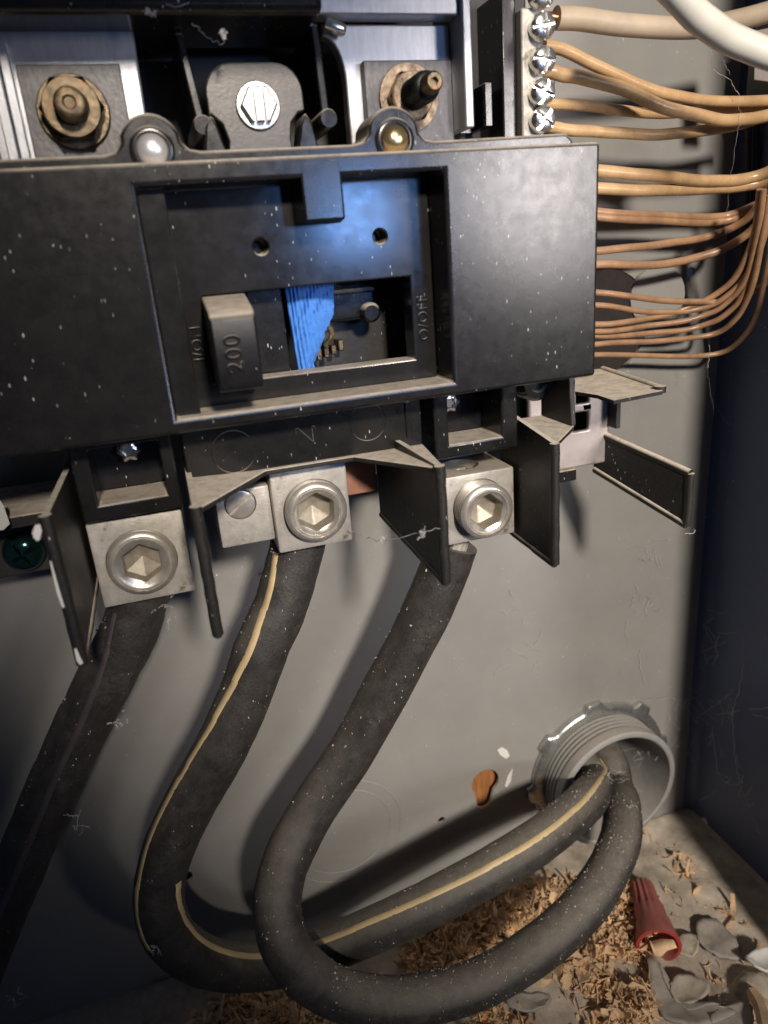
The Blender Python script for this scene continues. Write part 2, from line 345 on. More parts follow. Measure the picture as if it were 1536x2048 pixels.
for s, xc in ((-1, 22.5), (1, 47.8)):
    cl = obj('cover_horn', G().xz([(xc - s * .2, 26), (xc + s * 3.9 * -1, 26)] + [(xc - s * (3.3 - 3.2 * t), 26 + 10.5 * math.sin(t * PI / 2)) for t in (.25, .5, .75, 1)] + [(xc + s * 1.4, 34), (xc + s * 1.9 + s, 26)][::1], 54, 63), M['plastic'], None, .5)
    tag(cl, 'small black curved horn %s the slotted screw tab' % ('at the left of' if s < 0 else 'at the right of'), 'clip', 'black horns hugging the steel tab')

# neutral bar with screws
NB = thing('terminal_bar', V(122, 28, 35), 'bright aluminium terminal bar with a column of clamp screws', 'terminal bar')
obj('bar', G().box(118.6, 126.2, 26, 64.5, 36, 50), M['lug'], NB, .6)
for i, (x, z) in enumerate(((124.2, 67.2), (124.3, 59.0), (124.5, 50.3), (124.2, 41.8), (124.3, 34.4))):
    c = V(x, z, 50.02); k = (i * 1.3 + .4)
    hd = obj('clamp_screw', G().lathe([(3.7, 0), (3.8, 1.2), (3.7, 3.4), (3.2, 4.4), (2.2, 4.8)], c, n=28), M['steel'], NB)
    u = Vector((math.cos(k), 0, math.sin(k))); w = Vector((-math.sin(k), 0, math.cos(k)))
    for (p, q) in ((u, w), (w, u)):
        vs = [c + p * sx * .0045 + q * sy * .00055 + Vector((0, -dd, 0)) for dd in (.0032, .008) for sy in (-1, 1) for sx in (-1, 1)]
        gg = G().add(vs, [(0, 1, 3, 2), (4, 6, 7, 5), (0, 4, 5, 1), (2, 3, 7, 6), (0, 2, 6, 4), (1, 5, 7, 3)]); cut(hd, gg)
obj('bar_insulator', G().box(113.6, 118.4, 22, 70, 20, 47), M['plastic'], NB, .5)
obj('bar_backing', G().box(126.4, 138, 24, 58, 18, 36), M['plastic'], NB, .5)
for (x0, x1, z0, z1, dd) in ((99, 101.4, 34, 54, 44), (102, 106, 33, 53, 40), (108, 110.5, 34, 46, 46)):
    o = obj('bus_stab', G().box(x0, x1, z0, z1, 30.02, dd), M['plastic_gloss'], None, .3); tag(o, 'narrow black upright fin in the dark gap, %s' % {99: 'nearest the right bus bar', 102: 'middle of three', 108: 'nearest the terminal bar'}[x0], 'fin', 'fins in the gap by the terminal bar')

# ------------------------------------------------------------------ main breaker
BK = thing('main_breaker', V(25, -40, 20), 'large black two-hundred-amp main breaker with recessed face and toggle', 'circuit breaker')
X0, X1, Z0, Z1 = 1.0, 77.7, -36.3, 18.6
housing = obj('housing', G().cells([-75, X0, X1, 123.6], [-40, Z0, Z1, 23.6], {(1, 1)}, 45, 85), M['plastic'], BK, 1.0, 3)
obj('housing_back', G().box(-74, 122.6, -39.4, 22.8, 18, 44.98), M['plastic_dark'], BK, .6)
def lobe(cx, cz, r, zb, fil=4):
    a = circ(cx, cz, r, 15, PI * .93, PI * .07, True)
    return [(cx - r - fil, zb), (cx - r - fil * .35, zb + .5)] + [(cx - r + .35, zb + 2.2)] + a[1:-1] + [(cx + r - .35, zb + 2.2), (cx + r + fil * .35, zb + .5), (cx + r + fil, zb)]
top = [(-75, 19.2), (-75, 26.2)] + lobe(6.3, 27.4, 7.2, 26.2) + lobe(66.5, 27.4, 7.2, 26.2) + [(116.5, 26.8), (118.6, 25), (118.6, 19.2)]
obj('cover_flange', G().xz(top[::-1], 66, 79.5), M['plastic'], BK, .9, 3)
for nm, cx, mt in (('rivet', 6.3, 'silver'), ('rivet', 66.5, 'brass')):
    o = obj(nm, G().lathe([(3.7, 0), (3.6, .7), (3.1, 1.6), (2.0, 2.3), (.8, 2.6)], V(cx, 26.7, 79.52), n=28), M[mt], BK, label='round %s rivet in the cover lobe' % ('silver' if mt == 'silver' else 'brass'))
    obj('rivet_collar', G().lathe([(5.2, 0), (5.2, .5), (4.7, .9), (4.0, .9), (3.9, .1)], V(cx, 26.7, 79.51), n=28), M['plastic'], BK)
M['face'] = mat('smooth_black_face', (.017, .016, .016), .17, top=.95, film=.012, flecks=.25, var=.3, bump=.012)
face = obj('recess_plate', G().cells([X0 + .05, 12.6, 70.9, X1 - .05], [Z0 + .05, -30.3, -7.0, Z1 - .05], {(1, 1)}, 64.5, 72.5), M['face'], BK)
cut(face, cylcut(29.9, 3.9, 2.1, 66, 80)); cut(face, cylcut(62.9, 4.1, 1.9, 66, 80))
face.modifiers.new('b', 'BEVEL').width = .0004; face.modifiers['b'].limit_method = 'ANGLE'; face.modifiers['b'].segments = 2
obj('recess_step', G().xd([(X0 + .05, 80.5), (X0 + .05, 72.52), (7.6, 72.52), (7.4, 80.45)], Z0 + .1, Z1 - .1), M['face'], BK, .25)
obj('tongue', G().prism([(40, 8.6), (50.2, 8.6), (50.2, 22), (40, 22)], lambda p: V(p[0] + (2.2 if p[0] > 45 else -.4), p[1] - (.3 if p[1] < 10 else 0), 72.52), lambda p: V(p[0], p[1], 85.04)), M['plastic'], BK, .5)
# the toggle
prof = [(-7.6, 66), (-7.4, 73), (-8.6, 84), (-10.0, 95.5), (-11.0, 97.6), (-12.5, 98.2), (-27.0, 98.2), (-28.6, 97.4), (-29.2, 95), (-29.6, 80), (-30, 66)]
tg = obj('toggle', G().prism(prof, lambda p: V(12.7 + (p[1] - 66) * -.022, p[0], p[1]), lambda p: V(24.4 - (p[1] - 66) * .055, p[0], p[1])), mat('toggle_plastic', (.008, .008, .009), .42, spec=.3, top=.9, film=.04, flecks=.2, var=.3, bump=.05), BK, .5)
obj('toggle_skirt', G().box(12.7, 25.2, -30.2, -7.1, 56, 66), M['plastic_gloss'], BK, .3)
def text(body, size, center, up_dir, right_dir, extrude, m, parent, name):
    cu = bpy.data.curves.new(name, 'FONT'); cu.body = body; cu.size = size * .001; cu.extrude = extrude * .001; cu.align_x = 'CENTER'; cu.align_y = 'CENTER'
    cu.bevel_depth = .00008; cu.bevel_resolution = 1; cu.space_character = 1.12
    t = bpy.data.objects.new(name, cu); COL.objects.link(t); bpy.context.view_layer.update()
    me = bpy.data.meshes.new_from_object(t.evaluated_get(bpy.context.evaluated_depsgraph_get())); bpy.data.objects.remove(t)
    n = right_dir.cross(up_dir); mx = Matrix((right_dir, up_dir, n)).transposed().to_4x4(); mx.translation = center - origin(parent); me.transform(mx)
    me.materials.clear(); me.materials.append(m); o = bpy.data.objects.new(name, me); COL.objects.link(o); o.parent = parent; ORI[o.name] = origin(parent); return o
UP, RT = Vector((-1, 0, 0)), Vector((0, 0, 1))
o = text('200', 5.6, V(16.6, -20.0, 98.25), UP, RT, .28, M['plastic'], BK, 'rating_mark'); o['label'] = 'raised figures 200 on the toggle'
o = text('O/OFF', 4.1, V(74.1, -19.0, 72.5), UP, RT, .35, M['plastic'], BK, 'off_mark'); o['label'] = 'raised lettering O/OFF right of the toggle slot'
o = text('I/ON', 4.0, V(9.7, -19.2, 72.5), UP, RT, .35, M['plastic'], BK, 'on_mark'); o['label'] = 'raised lettering I/ON left of the toggle'
# inside the slot
obj('slide_shutter', G().box(25.4, 35.4, -33, -4, 58, 63), M['plastic'], BK, .4)
mech = obj('mechanism_block', G().box(50, 66, -19, -9.6, 45.02, 55), M['plastic_gloss'], BK, 1.6, 3)
obj('mechanism_post', G().lathe([(3, 0), (3, 12), (2.2, 13)], V(63, -17, 45.02), n=20), M['plastic_gloss'], BK)
g = G().tube(spline([at(650, 690, 55), at(663, 672, 57), at(660, 655, 57), at(648, 660, 56)]), .8, 8)
obj('contact_spring', g, M['brass'], BK)
g = G()
for k in range(4): g.box(45.5 + k * 2.6, 47.2 + k * 2.6, -30 + k * .6, -26 + (k % 2) * 1.3, 45.02, 54 - k)
obj('contact_leaf', g, M['rust'], BK, .3)
# lower apron, ledge, shrouds
obj('apron', G().xz([(1.2, -39), (72.6, -39), (72.6, -57), (1.2, -57)], 50, 69.8), M['plastic'], BK, .5)
obj('apron_rib', G().box(67.4, 69.0, -54, -43, 69.82, 70.4), M['plastic'], BK, .2)
for (cx, cz, r) in ((15, -50.5, 6.2), (55.5, -47.6, 5.6)):
    obj('moulding_ring', G().tube([V(cx + r * math.cos(a), cz + r * math.sin(a), 69.68) for a in [2 * PI * i / 40 for i in range(41)]], .22, 5, caps=False), M['plastic'], BK)
o = text('N', 9, V(36.5, -49.8, 69.8), Vector((0, 0, 1)), Vector((1, 0, 0)), .15, M['plastic'], BK, 'neutral_mark'); o['label'] = 'faint raised letter N on the apron'
tilt = lambda p: 3.0 * (p[1] - 70) / 35 if p[1] > 70 else 0
obj('ledge', G().xd([(.6, 50), (.6, 105), (2.8, 105), (23.2, 71.2), (49.8, 71.2), (63.4, 105), (65.6, 105), (72.6, 70), (72.6, 50)][::-1], -58.6, -57.1, tilt=tilt), M['barrier'], BK, .25)
def barrier(x, ztop, zbot, d0, d1, lean=0, name='phase_barrier', rise=-1.5):
    g = G(); g.prism([(ztop + rise, d0), (ztop, d1), (zbot, d1), (zbot + 1, d0)], lambda p: V(x - .8 + lean * (p[1] - d0), p[0], p[1]), lambda p: V(x + .8 + lean * (p[1] - d0), p[0], p[1]))
    xx = lambda d: x + lean * (d - d0)
    n = 12; rnd = lambda: random.uniform(-.15, .15)
    g.tube([V(xx(d1) + rnd(), ztop + (zbot - ztop) * t, d1) for t in [i / n for i in range(n + 1)]], 1.5, 10)
    g.tube([V(xx(d0 + (d1 - d0) * t) + rnd(), zbot + 1 - t, d0 + (d1 - d0) * t) for t in [i / n for i in range(n + 1)]], 1.35, 10)
    return obj(name, g, M['barrier'], BK)
barrier(1.6, -53.6, -88.4, 46, 105)
barrier(64.4, -53.6, -87.4, 46, 105)
barrier(-31.2, -49.8, -88.4, 40, 105)
br = barrier(108.2, -58.0, -97.8, 52, 88, rise=5)
g = G().xd([(109.1, 52), (109.1, 86), (110.6, 86), (124.8, 71.5), (124.8, 52)][::-1], -59.6, -58.2); obj('ledge', g, M['barrier'], BK, .2)
obj('phase_barrier', G().zd([(-40, 52), (-40, 70), (-58.1, 72), (-58.1, 52)], 123.4, 125.2), M['barrier'], BK, .3)
obj('round_boss', G().lathe([(6.5, 0), (6.5, 20), (5.4, 21.5), (3.4, 21.5), (3.0, 20)], V(117.5, -44.5, 40), n=32), M['plastic'], BK)
g = G(); P4 = [(-73, 33), (-81, 75), (-100.4, 75), (-88.6, 33)]
g.prism(P4, lambda p: V(157.4 + (p[1] - 33) * .255, p[0], p[1]), lambda p: V(159 + (p[1] - 33) * .255, p[0], p[1]))
for (a, b) in ((0, 1), (1, 2), (2, 3)):
    pa, pb = P4[a], P4[b]; g.tube([V(158.2 + (pa[1] + (pb[1] - pa[1]) * t - 33) * .255 + random.uniform(-.1, .1), pa[0] + (pb[0] - pa[0]) * t, pa[1] + (pb[1] - pa[1]) * t) for t in [i / 8 for i in range(9)]], 1.5, 10)
obj('end_barrier', g, M['barrier'], BK)
# triangular dusty shelf at the right end
tip = at(1325, 776, 72); zt = tip.z * 1000
def same(px, py):
    p = atZ(px, py, zt); return (p.x * 1000, -p.y * 1000)
poly = [same(1150, 783), same(1195, 790), same(1228, 801), same(1325, 782), same(1325, 772), same(1206, 737), same(1150, 742)]
g = G().xd(poly, zt - 1.2, zt); tp = same(1325, 777); tl = same(1206, 737)
g.tube([V(tp[0] + (tl[0] - tp[0]) * t, zt - .4, tp[1] + (tl[1] - tp[1]) * t) for t in (0, .25, .5, .75, 1)], 1.4, 10)
g.tube([V(*[tp[0] - 1.0, zt - 1.2, tp[1]]), V(tp[0] - 1.0, zt + 1.0, tp[1])], 2.0, 12)
obj('end_shelf', g, M['barrier'], BK)
obj('shelf_post', G().box(159.5, 161.6, -70, zt - 1.25, 34, 44), M['barrier'], BK, .3)

def shroud(x0, x1, z0, z1, wx0, wx1, wz0, wz1, sx, sz, mt, lab):
    o = obj('terminal_shroud', G().cells([x0, wx0, wx1, x1], [z0, wz0, wz1, z1], {(1, 1)}, 54, 70), M['plastic'], BK, .7, 3)
    obj('shroud_floor', G().box(wx0 - .5, wx1 + .5, wz0 - .5, wz1, 50, 54), M['plastic_gloss'], BK)
    c = V(sx, sz, 54.02)
    obj('terminal_screw', G().lathe([(3.1, 0), (3.1, 3.2), (2.6, 3.8), (1.7, 4.0), (1.4, 3.0)], c, n=36, wob=lambda a, k: 1 + (.12 * math.cos(6 * a) if k > 0 else 0)), M['steel'], BK, label=lab)
shroud(-28.4, -1.4, -64.4, -38, -23.6, -5.0, -60.0, -44, -13.8, -48.6, 0, 'star shaped bright screw above the left lug')
shroud(76.6, 105.2, -62.8, -38, 81.4, 99.6, -58.6, -42.5, 87.2, -48.0, 0, 'star shaped bright screw above the right lug')

# bracket behind the right end
bkt = obj('mounting_bracket', G().cells([126, 144.6, 146, 151.4, 152.2, 160.5], [-84.6, -70.2, -63.0, -59.6, -54.8, -50], {(2, 1), (1, 1), (2, 3)}, 36, 38.4), M['galv'], None, 1.0, 3)
o = obj('dark_backing', G().box(127, 159.5, -84, -50, 14, 30), M['plastic_dark'], None, .4); tag(o, 'black block added behind the pale punched bracket to darken its holes', 'block')  # block added so the bracket's holes look dark
tag(bkt, 'pale galvanised bracket with square punched holes right of the breaker', 'bracket')
o = obj('insulating_strip', G().box(128, 146, -89.5, -84.9, 34, 39), M['plastic'], None, .4); tag(o, 'thin black strip under the pale bracket', 'strip')

# ------------------------------------------------------------------ lugs
def hexscrew(root, cx, cz, r, d0, d1, hr, depth, rot, m1, m2, threads=True):
    c = V(cx, cz, 0); pr = [(r, d0)]
    k = d0 + .4
    while threads and k < d1 - 1.4:
        pr += [(r, k), (r - .55, k + .35), (r, k + .75)]; k += 1.15
    pr += [(r, d1 - 1.1), (r - .9, d1 - .1), (r - 1.5, d1)]
    n = 48
    sc = obj('set_screw', G().lathe(pr, c, n=n, cap1=False), m1, root)
    # face ring down to a hexagonal socket
    def hexr(a): a = (a - rot) % (PI / 3) - PI / 6; return hr * math.cos(PI / 6) / math.cos(a)
    ring = lambda f, d: [V(cx + f(2 * PI * i / n) * math.cos(2 * PI * i / n), cz + f(2 * PI * i / n) * math.sin(2 * PI * i / n), d) for i in range(n)]
    rr = [(r - 1.5, d1), (r - 1.7, d1 - .45), (r - 2.0, d1 - .45), (r - 2.15, d1 - .05), (r - 2.5, d1 - .1), (hr + .55, d1 - .5)]
    vs = [p for q, dd in rr for p in ring(lambda a: q, dd)] + ring(lambda a: hexr(a), d1 - 1.1); K = len(rr)
    obj('screw_face', G().add(vs, [(k * n + i, k * n + (i + 1) % n, (k + 1) * n + (i + 1) % n, (k + 1) * n + i) for k in range(K) for i in range(n)]), m1, sc, smooth=35)
    vs = ring(hexr, d1 - 1.1) + ring(lambda a: hexr(a) * .93, d1 - depth) + ring(lambda a: hexr(a) * .04, d1 - depth - 2.6)
    obj('hex_socket', G().add(vs, [(k * n + i, k * n + (i + 1) % n, (k + 1) * n + (i + 1) % n, (k + 1) * n + i) for k in (0, 1) for i in range(n)] + [tuple(2 * n + i for i in range(n))]), m2, sc, smooth=20)
    return sc
def lug(x0, x1, z0, z1, d0, d1, label):
    root = thing('terminal_lug', V((x0 + x1) / 2, z0, d1), label, 'lug', 'set-screw lugs for the service cables')
    return root, obj('lug_body', G().box(x0, x1, z0, z1, d0, d1), M['lug'], root, .7, 2)
l1, b1 = lug(-29.0, -2.2, -93.0, -66.2, 40, 65, 'left aluminium lug with deep hex socket, clamping the leftmost cable')
cut(b1, cylcut(-15.8, -80.4, 10.2, 50, 80, 48)); hexscrew(l1, -15.8, -80.4, 10.0, 50, 67.4, 6.2, 4.6, .52, M['lug_screw'], M['socket'])
l2, b2 = lug(24.6, 48.6, -86.2, -58.8, 38, 65, 'middle aluminium lug clamping the cream striped cable')
cut(b2, cylcut(37.3, -73.6, 9.9, 50, 80, 48)); hexscrew(l2, 37.3, -73.6, 9.7, 50, 69, 6.4, 6, .45, M['lug_screw'], M['socket'])
sb = obj('side_terminal', G().box(7.8, 24.4, -82.2, -64.2, 40, 62), M['lug'], l2, .6)
cut(sb, cylcut(15.2, -68.9, 4.9, 55, 80, 32))
ss = obj('slotted_screw', G().lathe([(4.7, 56), (4.7, 61.6), (4.4, 62.4), (3.6, 62.6)], V(15.2, -68.9, 0), n=36), M['lug_screw'], l2)
sl = G(); u = Vector((math.cos(.62), 0, math.sin(.62))); w = Vector((-math.sin(.62), 0, math.cos(.62))); cc = V(15.2, -68.9, 0)
sl.add([cc + u * sx * .006 + w * sy * .0005 + Vector((0, -dd * .001, 0)) for dd in (61.4, 66) for sy in (-1, 1) for sx in (-1, 1)], [(0, 1, 3, 2), (4, 6, 7, 5), (0, 4, 5, 1), (2, 3, 7, 6), (0, 2, 6, 4), (1, 5, 7, 3)]); cut(ss, sl)
l3, b3 = lug(79.8, 106.0, -94.8, -70.8, 38, 65, 'right aluminium lug with threaded screw standing proud, beside the barrier')
cut(b3, cylcut(93.0, -82.6, 9.6, 50, 80, 48)); hexscrew(l3, 93.0, -82.6, 9.4, 50, 72, 6.3, 6, .3, M['lug_screw'], M['socket'])
cut(b3, G().prism(circ(91.5, 53, 6.5, 24), lambda p: V(p[0], -73.2, p[1]), lambda p: V(p[0], -60, p[1])))
obj('lug_strap', G().box(82, 104, -70.6, -62, 40, 46), M['bus'], l3, .4)
obj('lug_strap', G().box(-26, -5, -66.0, -58, 40, 46), M['bus'], l1, .4)
cb = obj('copper_link', G().box(49.2, 60, -73.5, -58.9, 54, 58), M['copper_dull'], None, .4); tag(cb, 'dull copper link bar behind the middle lug', 'copper bar')
o = obj('link_insulator', G().box(48.9, 100, -76.5, -72.9, 28, 40), M['plastic'], None, .4); tag(o, 'black strip under the copper link, behind the lugs', 'strip')

# ------------------------------------------------------------------ service cables
def px(path, n=9): return spline([at(x, y, d) for x, y, d in path], n)
CABR = 9.2
def cable(name, path, label, extra=()):
    root = thing(name, path[0], label, 'cable', 'black service cables')
    g = G().tube(path, CABR, 28, rfun=lambda t: CABR * (1 + .035 * mnoise.noise(Vector((t * 26, path[0].x * 90, 0))) + .018 * mnoise.noise(Vector((t * 90, path[0].x * 90, 4)))))
    j = obj('jacket', g, M['cable'], root, smooth=60); return root, j, g
Lp = px([(285, 1160, 52), (262, 1255, 51), (220, 1340, 50), (165, 1450, 47), (105, 1580, 44), (45, 1720, 42), (-20, 1880, 42), (-90, 2060, 46)])
cL, jL, gL = cable('service_cable', Lp, 'left black cable with faint dull stripe, leaving at the left edge')
Mp = px([(602, 1060, 50), (588, 1120, 51), (560, 1215, 53), (525, 1292, 55), (490, 1390, 56), (440, 1500, 57), (383, 1600, 56), (336, 1702, 55), (318, 1800, 54), (346, 1880, 51), (428, 1928, 46), (545, 1930, 41), (650, 1900, 45), (850, 1812, 57), (1040, 1706, 58), (1140, 1632, 46), (1183, 1588, 28), (1188, 1558, 8)])
Mp = Mp[:-1] + spline([Mp[-1], V(175, -262, -5), V(174.5, -262, -40)], 5)
cM, jM, gM = cable('service_cable', Mp, 'middle black cable with cream stripe, curling round into the conduit')
Rp = px([(906, 1086, 50), (882, 1155, 49), (840, 1250, 48), (766, 1390, 45), (700, 1508, 44), (622, 1625, 46), (568, 1735, 54), (556, 1835, 63), (590, 1922, 70), (676, 1987, 75), (800, 2004, 78), (950, 1970, 80), (1085, 1890, 80), (1182, 1795, 72), (1238, 1690, 54), (1244, 1615, 30), (1232, 1575, 8)])
Rp = Rp[:-1] + spline([Rp[-1], V(194.5, -269, -5), V(195, -270, -40)], 5)
cR, jR, gR = cable('service_cable', Rp, 'right plain black dusty cable looping lowest before the conduit')
def stripe(root, g, pix, width, m, name='stripe'):
    bv = BVHTree.FromPolygons(g.v, [f for f in g.f if len(f) == 4]); pts = []
    # dense samples along the drawn line, dropped on to the jacket
    P = spline([Vector((x, y, 0)) for x, y in pix], 14); hits = []
    for p in P:
        h = bv.ray_cast(CAMP, ray(p.x, p.y).normalized())
        if h[0] is None:
            q = None
            for k in range(1, 30):
                for sx, sy in ((k, 0), (-k, 0), (0, k), (0, -k), (k, k), (-k, -k), (k, -k), (-k, k)):
                    h = bv.ray_cast(CAMP, ray(p.x + sx, p.y + sy).normalized())
                    if h[0] is not None: q = h; break
                if q: break
            h = q
        if h: hits.append((h[0], h[1]))
    vs = []; fs = []
    for i, (p, n) in enumerate(hits):
        t = (hits[min(i + 1, len(hits) - 1)][0] - hits[max(i - 1, 0)][0]).normalized(); s = n.cross(t).normalized()
        for k, (a, up) in enumerate(((-1, -.12), (-.92, .07), (0, .1), (.92, .07), (1, -.12))): vs.append(p + s * (a * width * .0005) + n * (up * .001 - (a * width * .5) ** 2 / (2 * CABR) * .001))
    for i in range(len(hits) - 1):
        for k in range(4): fs.append((i * 5 + k, i * 5 + k + 1, i * 5 + 6 + k, i * 5 + 5 + k))
    return obj(name, G().add(vs, fs), m, root, smooth=80)
stripe(cM, gM, [(552, 1105), (541, 1170), (521, 1240), (495, 1310), (455, 1390), (410, 1470), (365, 1545), (322, 1625), (293, 1695), (276, 1765), (273, 1820), (280, 1862), (297, 1900)], 2.7, M['stripe'])
stripe(cM, gM, [(357, 1765), (360, 1805), (378, 1850), (415, 1886), (462, 1906), (515, 1912), (570, 1904), (620, 1891), (720, 1852), (850, 1796), (1000, 1722), (1100, 1660), (1170, 1598), (1208, 1545), (1219, 1495)], 2.6, M['stripe'])
stripe(cL, gL, [(228, 1225), (205, 1330), (165, 1440), (110, 1560), (60, 1680), (15, 1790), (-15, 1860)], 2.2, M['stripe2'])
# bared strands entering the lugs
g = G(); a_ = V(92, -92, 50); b_ = Rp[3]
for k in range(9):
    o_ = Vector((math.cos(k * 2.2) * (.0055 if k else 0), math.sin(k * 2.2) * (.0055 if k else 0), 0)); g.tube([a_ + o_, b_ + o_], 1.7, 8)
obj('bare_strands', g, M['lug'], cR)

# ------------------------------------------------------------------ conduit hub
H = thing('conduit_hub', V(185, -268.5, 0), 'dusty grey threaded conduit end with locknut where cables leave the back panel', 'conduit')
c = V(185, -268.5, 0)
pr = [(32.2, -25)]
k = 1.0
while k < 14: pr += [(34.1, k), (34.0, k + 1.3), (32.0, k + 1.6), (32.0, k + 2.2), (34.0, k + 2.5)]; k += 2.6
pr += [(34.2, 15.2), (34.2, 19.2), (33.4, 20), (31.8, 20.2), (31, 19.6), (30.6, 10), (30.4, -25)]
obj('threaded_pipe', G().lathe(pr, c, n=72, cap0=False, cap1=False), M['conduit'], H)
def lobes(a, k):
    t = (a * 8 / (2 * PI)) % 1; return 1 + (.075 if t < .3 else 0)
pn = G().lathe([(34.4, .05), (39.4, .05), (39.8, .8), (39.4, 2.6), (37.5, 3.6), (34.5, 3.8)], c, n=128, wob=lambda a, k: lobes(a, k) if 0 < k < 5 else 1, cap0=False, cap1=False)
obj('locknut', pn, M['locknut'], H, smooth=50)

# ------------------------------------------------------------------ small wires
def wire(pts, r, m, label, group='wires running to the right of the breaker', d_end=None, name='branch_wire'):
    P = spline([at(*p) for p in pts], 8); sd = len(label) * 1.7
    P = [p + Vector((0, .5 * mnoise.noise(Vector((k * .15, sd, 0))), (0 if r > 3 else .6) * mnoise.noise(Vector((k * .15, sd, 5))))) * (.001 if k > 4 else 0) for k, p in enumerate(P)]; g = G().tube(P, r, 10)
    o = obj(name, g, M[m], None, smooth=70); return tag(o, label, 'wire', group)
W = 'wires running to the right of the breaker'
wg = thing('branch_wire', at(1140, 38, 46), 'thick pale soiled wire with bare copper end in the top terminal', 'wire', W)
P = spline([at(*p) for p in [(1112, 36, 46), (1160, 38, 46), (1250, 50, 45), (1380, 56, 42), (1470, 42, 42), (1560, 18, 44)]], 8)
obj('insulation', G().tube(P, 3.3, 14), M['wire_grey'], wg, smooth=70)
obj('bare_end', G().tube([at(1085, 33, 45), at(1098, 34, 45.5), at(1116, 37, 46)], 1.5, 10), M['copper'], wg)
wire([(1310, -60, 88), (1350, -18, 86), (1400, 36, 84), (1460, 76, 82), (1520, 102, 82), (1580, 122, 84)], 3.9, 'white', 'thick clean ivory white wire crossing the top right corner')
wire([(1088, 92, 43), (1110, 96, 43), (1165, 116, 44), (1250, 160, 44), (1345, 190, 43), (1440, 203, 42), (1560, 200, 44)], 1.85, 'wire', 'tan wire from the second terminal, sloping down to the right')
wire([(1088, 142, 44), (1120, 146, 45), (1170, 156, 46), (1255, 184, 47), (1345, 220, 47), (1420, 237, 46), (1490, 240, 46), (1560, 228, 48)], 2.1, 'wire', 'tan wire from the third terminal, crossing in front of its neighbours')
wire([(1088, 207, 43), (1140, 211, 42), (1210, 216, 39), (1290, 224, 36), (1370, 226, 35), (1460, 222, 36), (1560, 205, 38)], 1.75, 'wire', 'tan wire from the fourth terminal, passing behind the sloping one')
wire([(1088, 252, 43), (1150, 261, 42), (1230, 267, 41), (1320, 268, 40), (1400, 262, 40), (1470, 250, 41), (1560, 225, 44)], 1.9, 'wire', 'tan wire leaving level with the breaker top edge')
wire([(1150, 338, 30), (1200, 342, 30), (1300, 350, 30), (1420, 361, 30), (1500, 356, 32), (1560, 330, 38)], 2.2, 'wire', 'upper of the paired bright tan wires beside the breaker top')
wire([(1150, 375, 28), (1200, 377, 28), (1300, 380, 28), (1420, 376, 28), (1500, 370, 31), (1560, 352, 37)], 2.1, 'wire', 'lower of the paired bright tan wires beside the breaker top')
wire([(1150, 422, 22), (1200, 424, 22), (1300, 430, 22), (1420, 434, 22), (1480, 424, 26), (1560, 385, 36)], 1.55, 'wire2', 'brown wire touching its twin, upper of the two')
wire([(1150, 432, 22), (1200, 434, 22), (1300, 440, 22), (1420, 444, 22), (1490, 430, 27), (1560, 394, 36)], 1.55, 'wire2', 'brown wire touching its twin, lower of the two')
wire([(1150, 505, 20), (1200, 501, 20), (1300, 491, 20), (1400, 476, 21), (1465, 455, 25), (1510, 420, 34), (1560, 340, 48)], 1.5, 'wire2', 'brown wire rising to the right above the punched opening, upper one')
wire([(1150, 530, 20), (1200, 529, 20), (1300, 530, 20), (1400, 515, 22), (1475, 482, 28), (1530, 430, 38), (1570, 360, 48)], 1.6, 'wire2', 'brown wire rising to the right just above the punched opening')
wire([(1150, 580, 22), (1200, 586, 22), (1300, 598, 23), (1400, 605, 25), (1475, 598, 29), (1560, 550, 42)], 1.2, 'wire2', 'thin brown wire crossing the punched opening, topmost of them')
wire([(1150, 606, 19), (1200, 611, 19), (1265, 620, 19), (1335, 626, 20), (1405, 616, 24), (1455, 592, 30), (1500, 540, 38), (1530, 470, 46), (1545, 380, 50)], 1.15, 'wire2', 'thin brown wire crossing the punched opening, second from top')
wire([(1150, 650, 17), (1200, 648, 17), (1285, 640, 18), (1350, 624, 20), (1420, 596, 26), (1470, 555, 34), (1505, 480, 42), (1520, 380, 48)], 1.2, 'wire2', 'thin brown wire at the lower rim of the punched opening, bending up early')
wire([(1150, 664, 17), (1200, 662, 17), (1285, 655, 17), (1390, 636, 22), (1445, 612, 28), (1490, 560, 37), (1515, 470, 45), (1528, 380, 50)], 1.1, 'wire2', 'thin brown wire just below the punched opening, upper one')
wire([(1150, 672, 15), (1200, 671, 15), (1300, 668, 15), (1390, 655, 19), (1445, 633, 26), (1485, 590, 34), (1512, 510, 42), (1530, 400, 48)], 1.15, 'wire2', 'thin brown wire just below the punched opening, lower one')
wire([(1150, 691, 15), (1200, 688, 15), (1300, 682, 15), (1420, 670, 20), (1470, 640, 29), (1502, 580, 38), (1524, 480, 46), (1540, 390, 50)], 1.15, 'wire2', 'thin brown wire, second from the bottom of the bundle')
wire([(1150, 711, 14), (1200, 711, 14), (1350, 713, 14), (1430, 707, 17), (1478, 685, 24), (1512, 630, 33), (1535, 530, 42), (1550, 400, 50)], 1.1, 'wire2', 'lowest thin brown wire of the bundle, right above the dusty shelf')
for i, (x0, lab) in enumerate(((1498, 'dark wire hanging against the side wall, nearest the light'), (1514, 'dark wire hanging against the side wall, middle of three'), (1530, 'dark wire hanging against the side wall, at the very edge'))):
    wire([(x0 + 4, 175, 9), (x0, 250, 9), (x0 - 2, 330, 9), (x0 - 6, 430, 9), (x0 - 8, 560, 9)], 1.4, 'darkwire', lab, 'dark wires at the side wall')
g = G().box(234, 246, 40, 66, 14, 30); o = obj('wall_bracket', g, M['tab'], enc, .6)
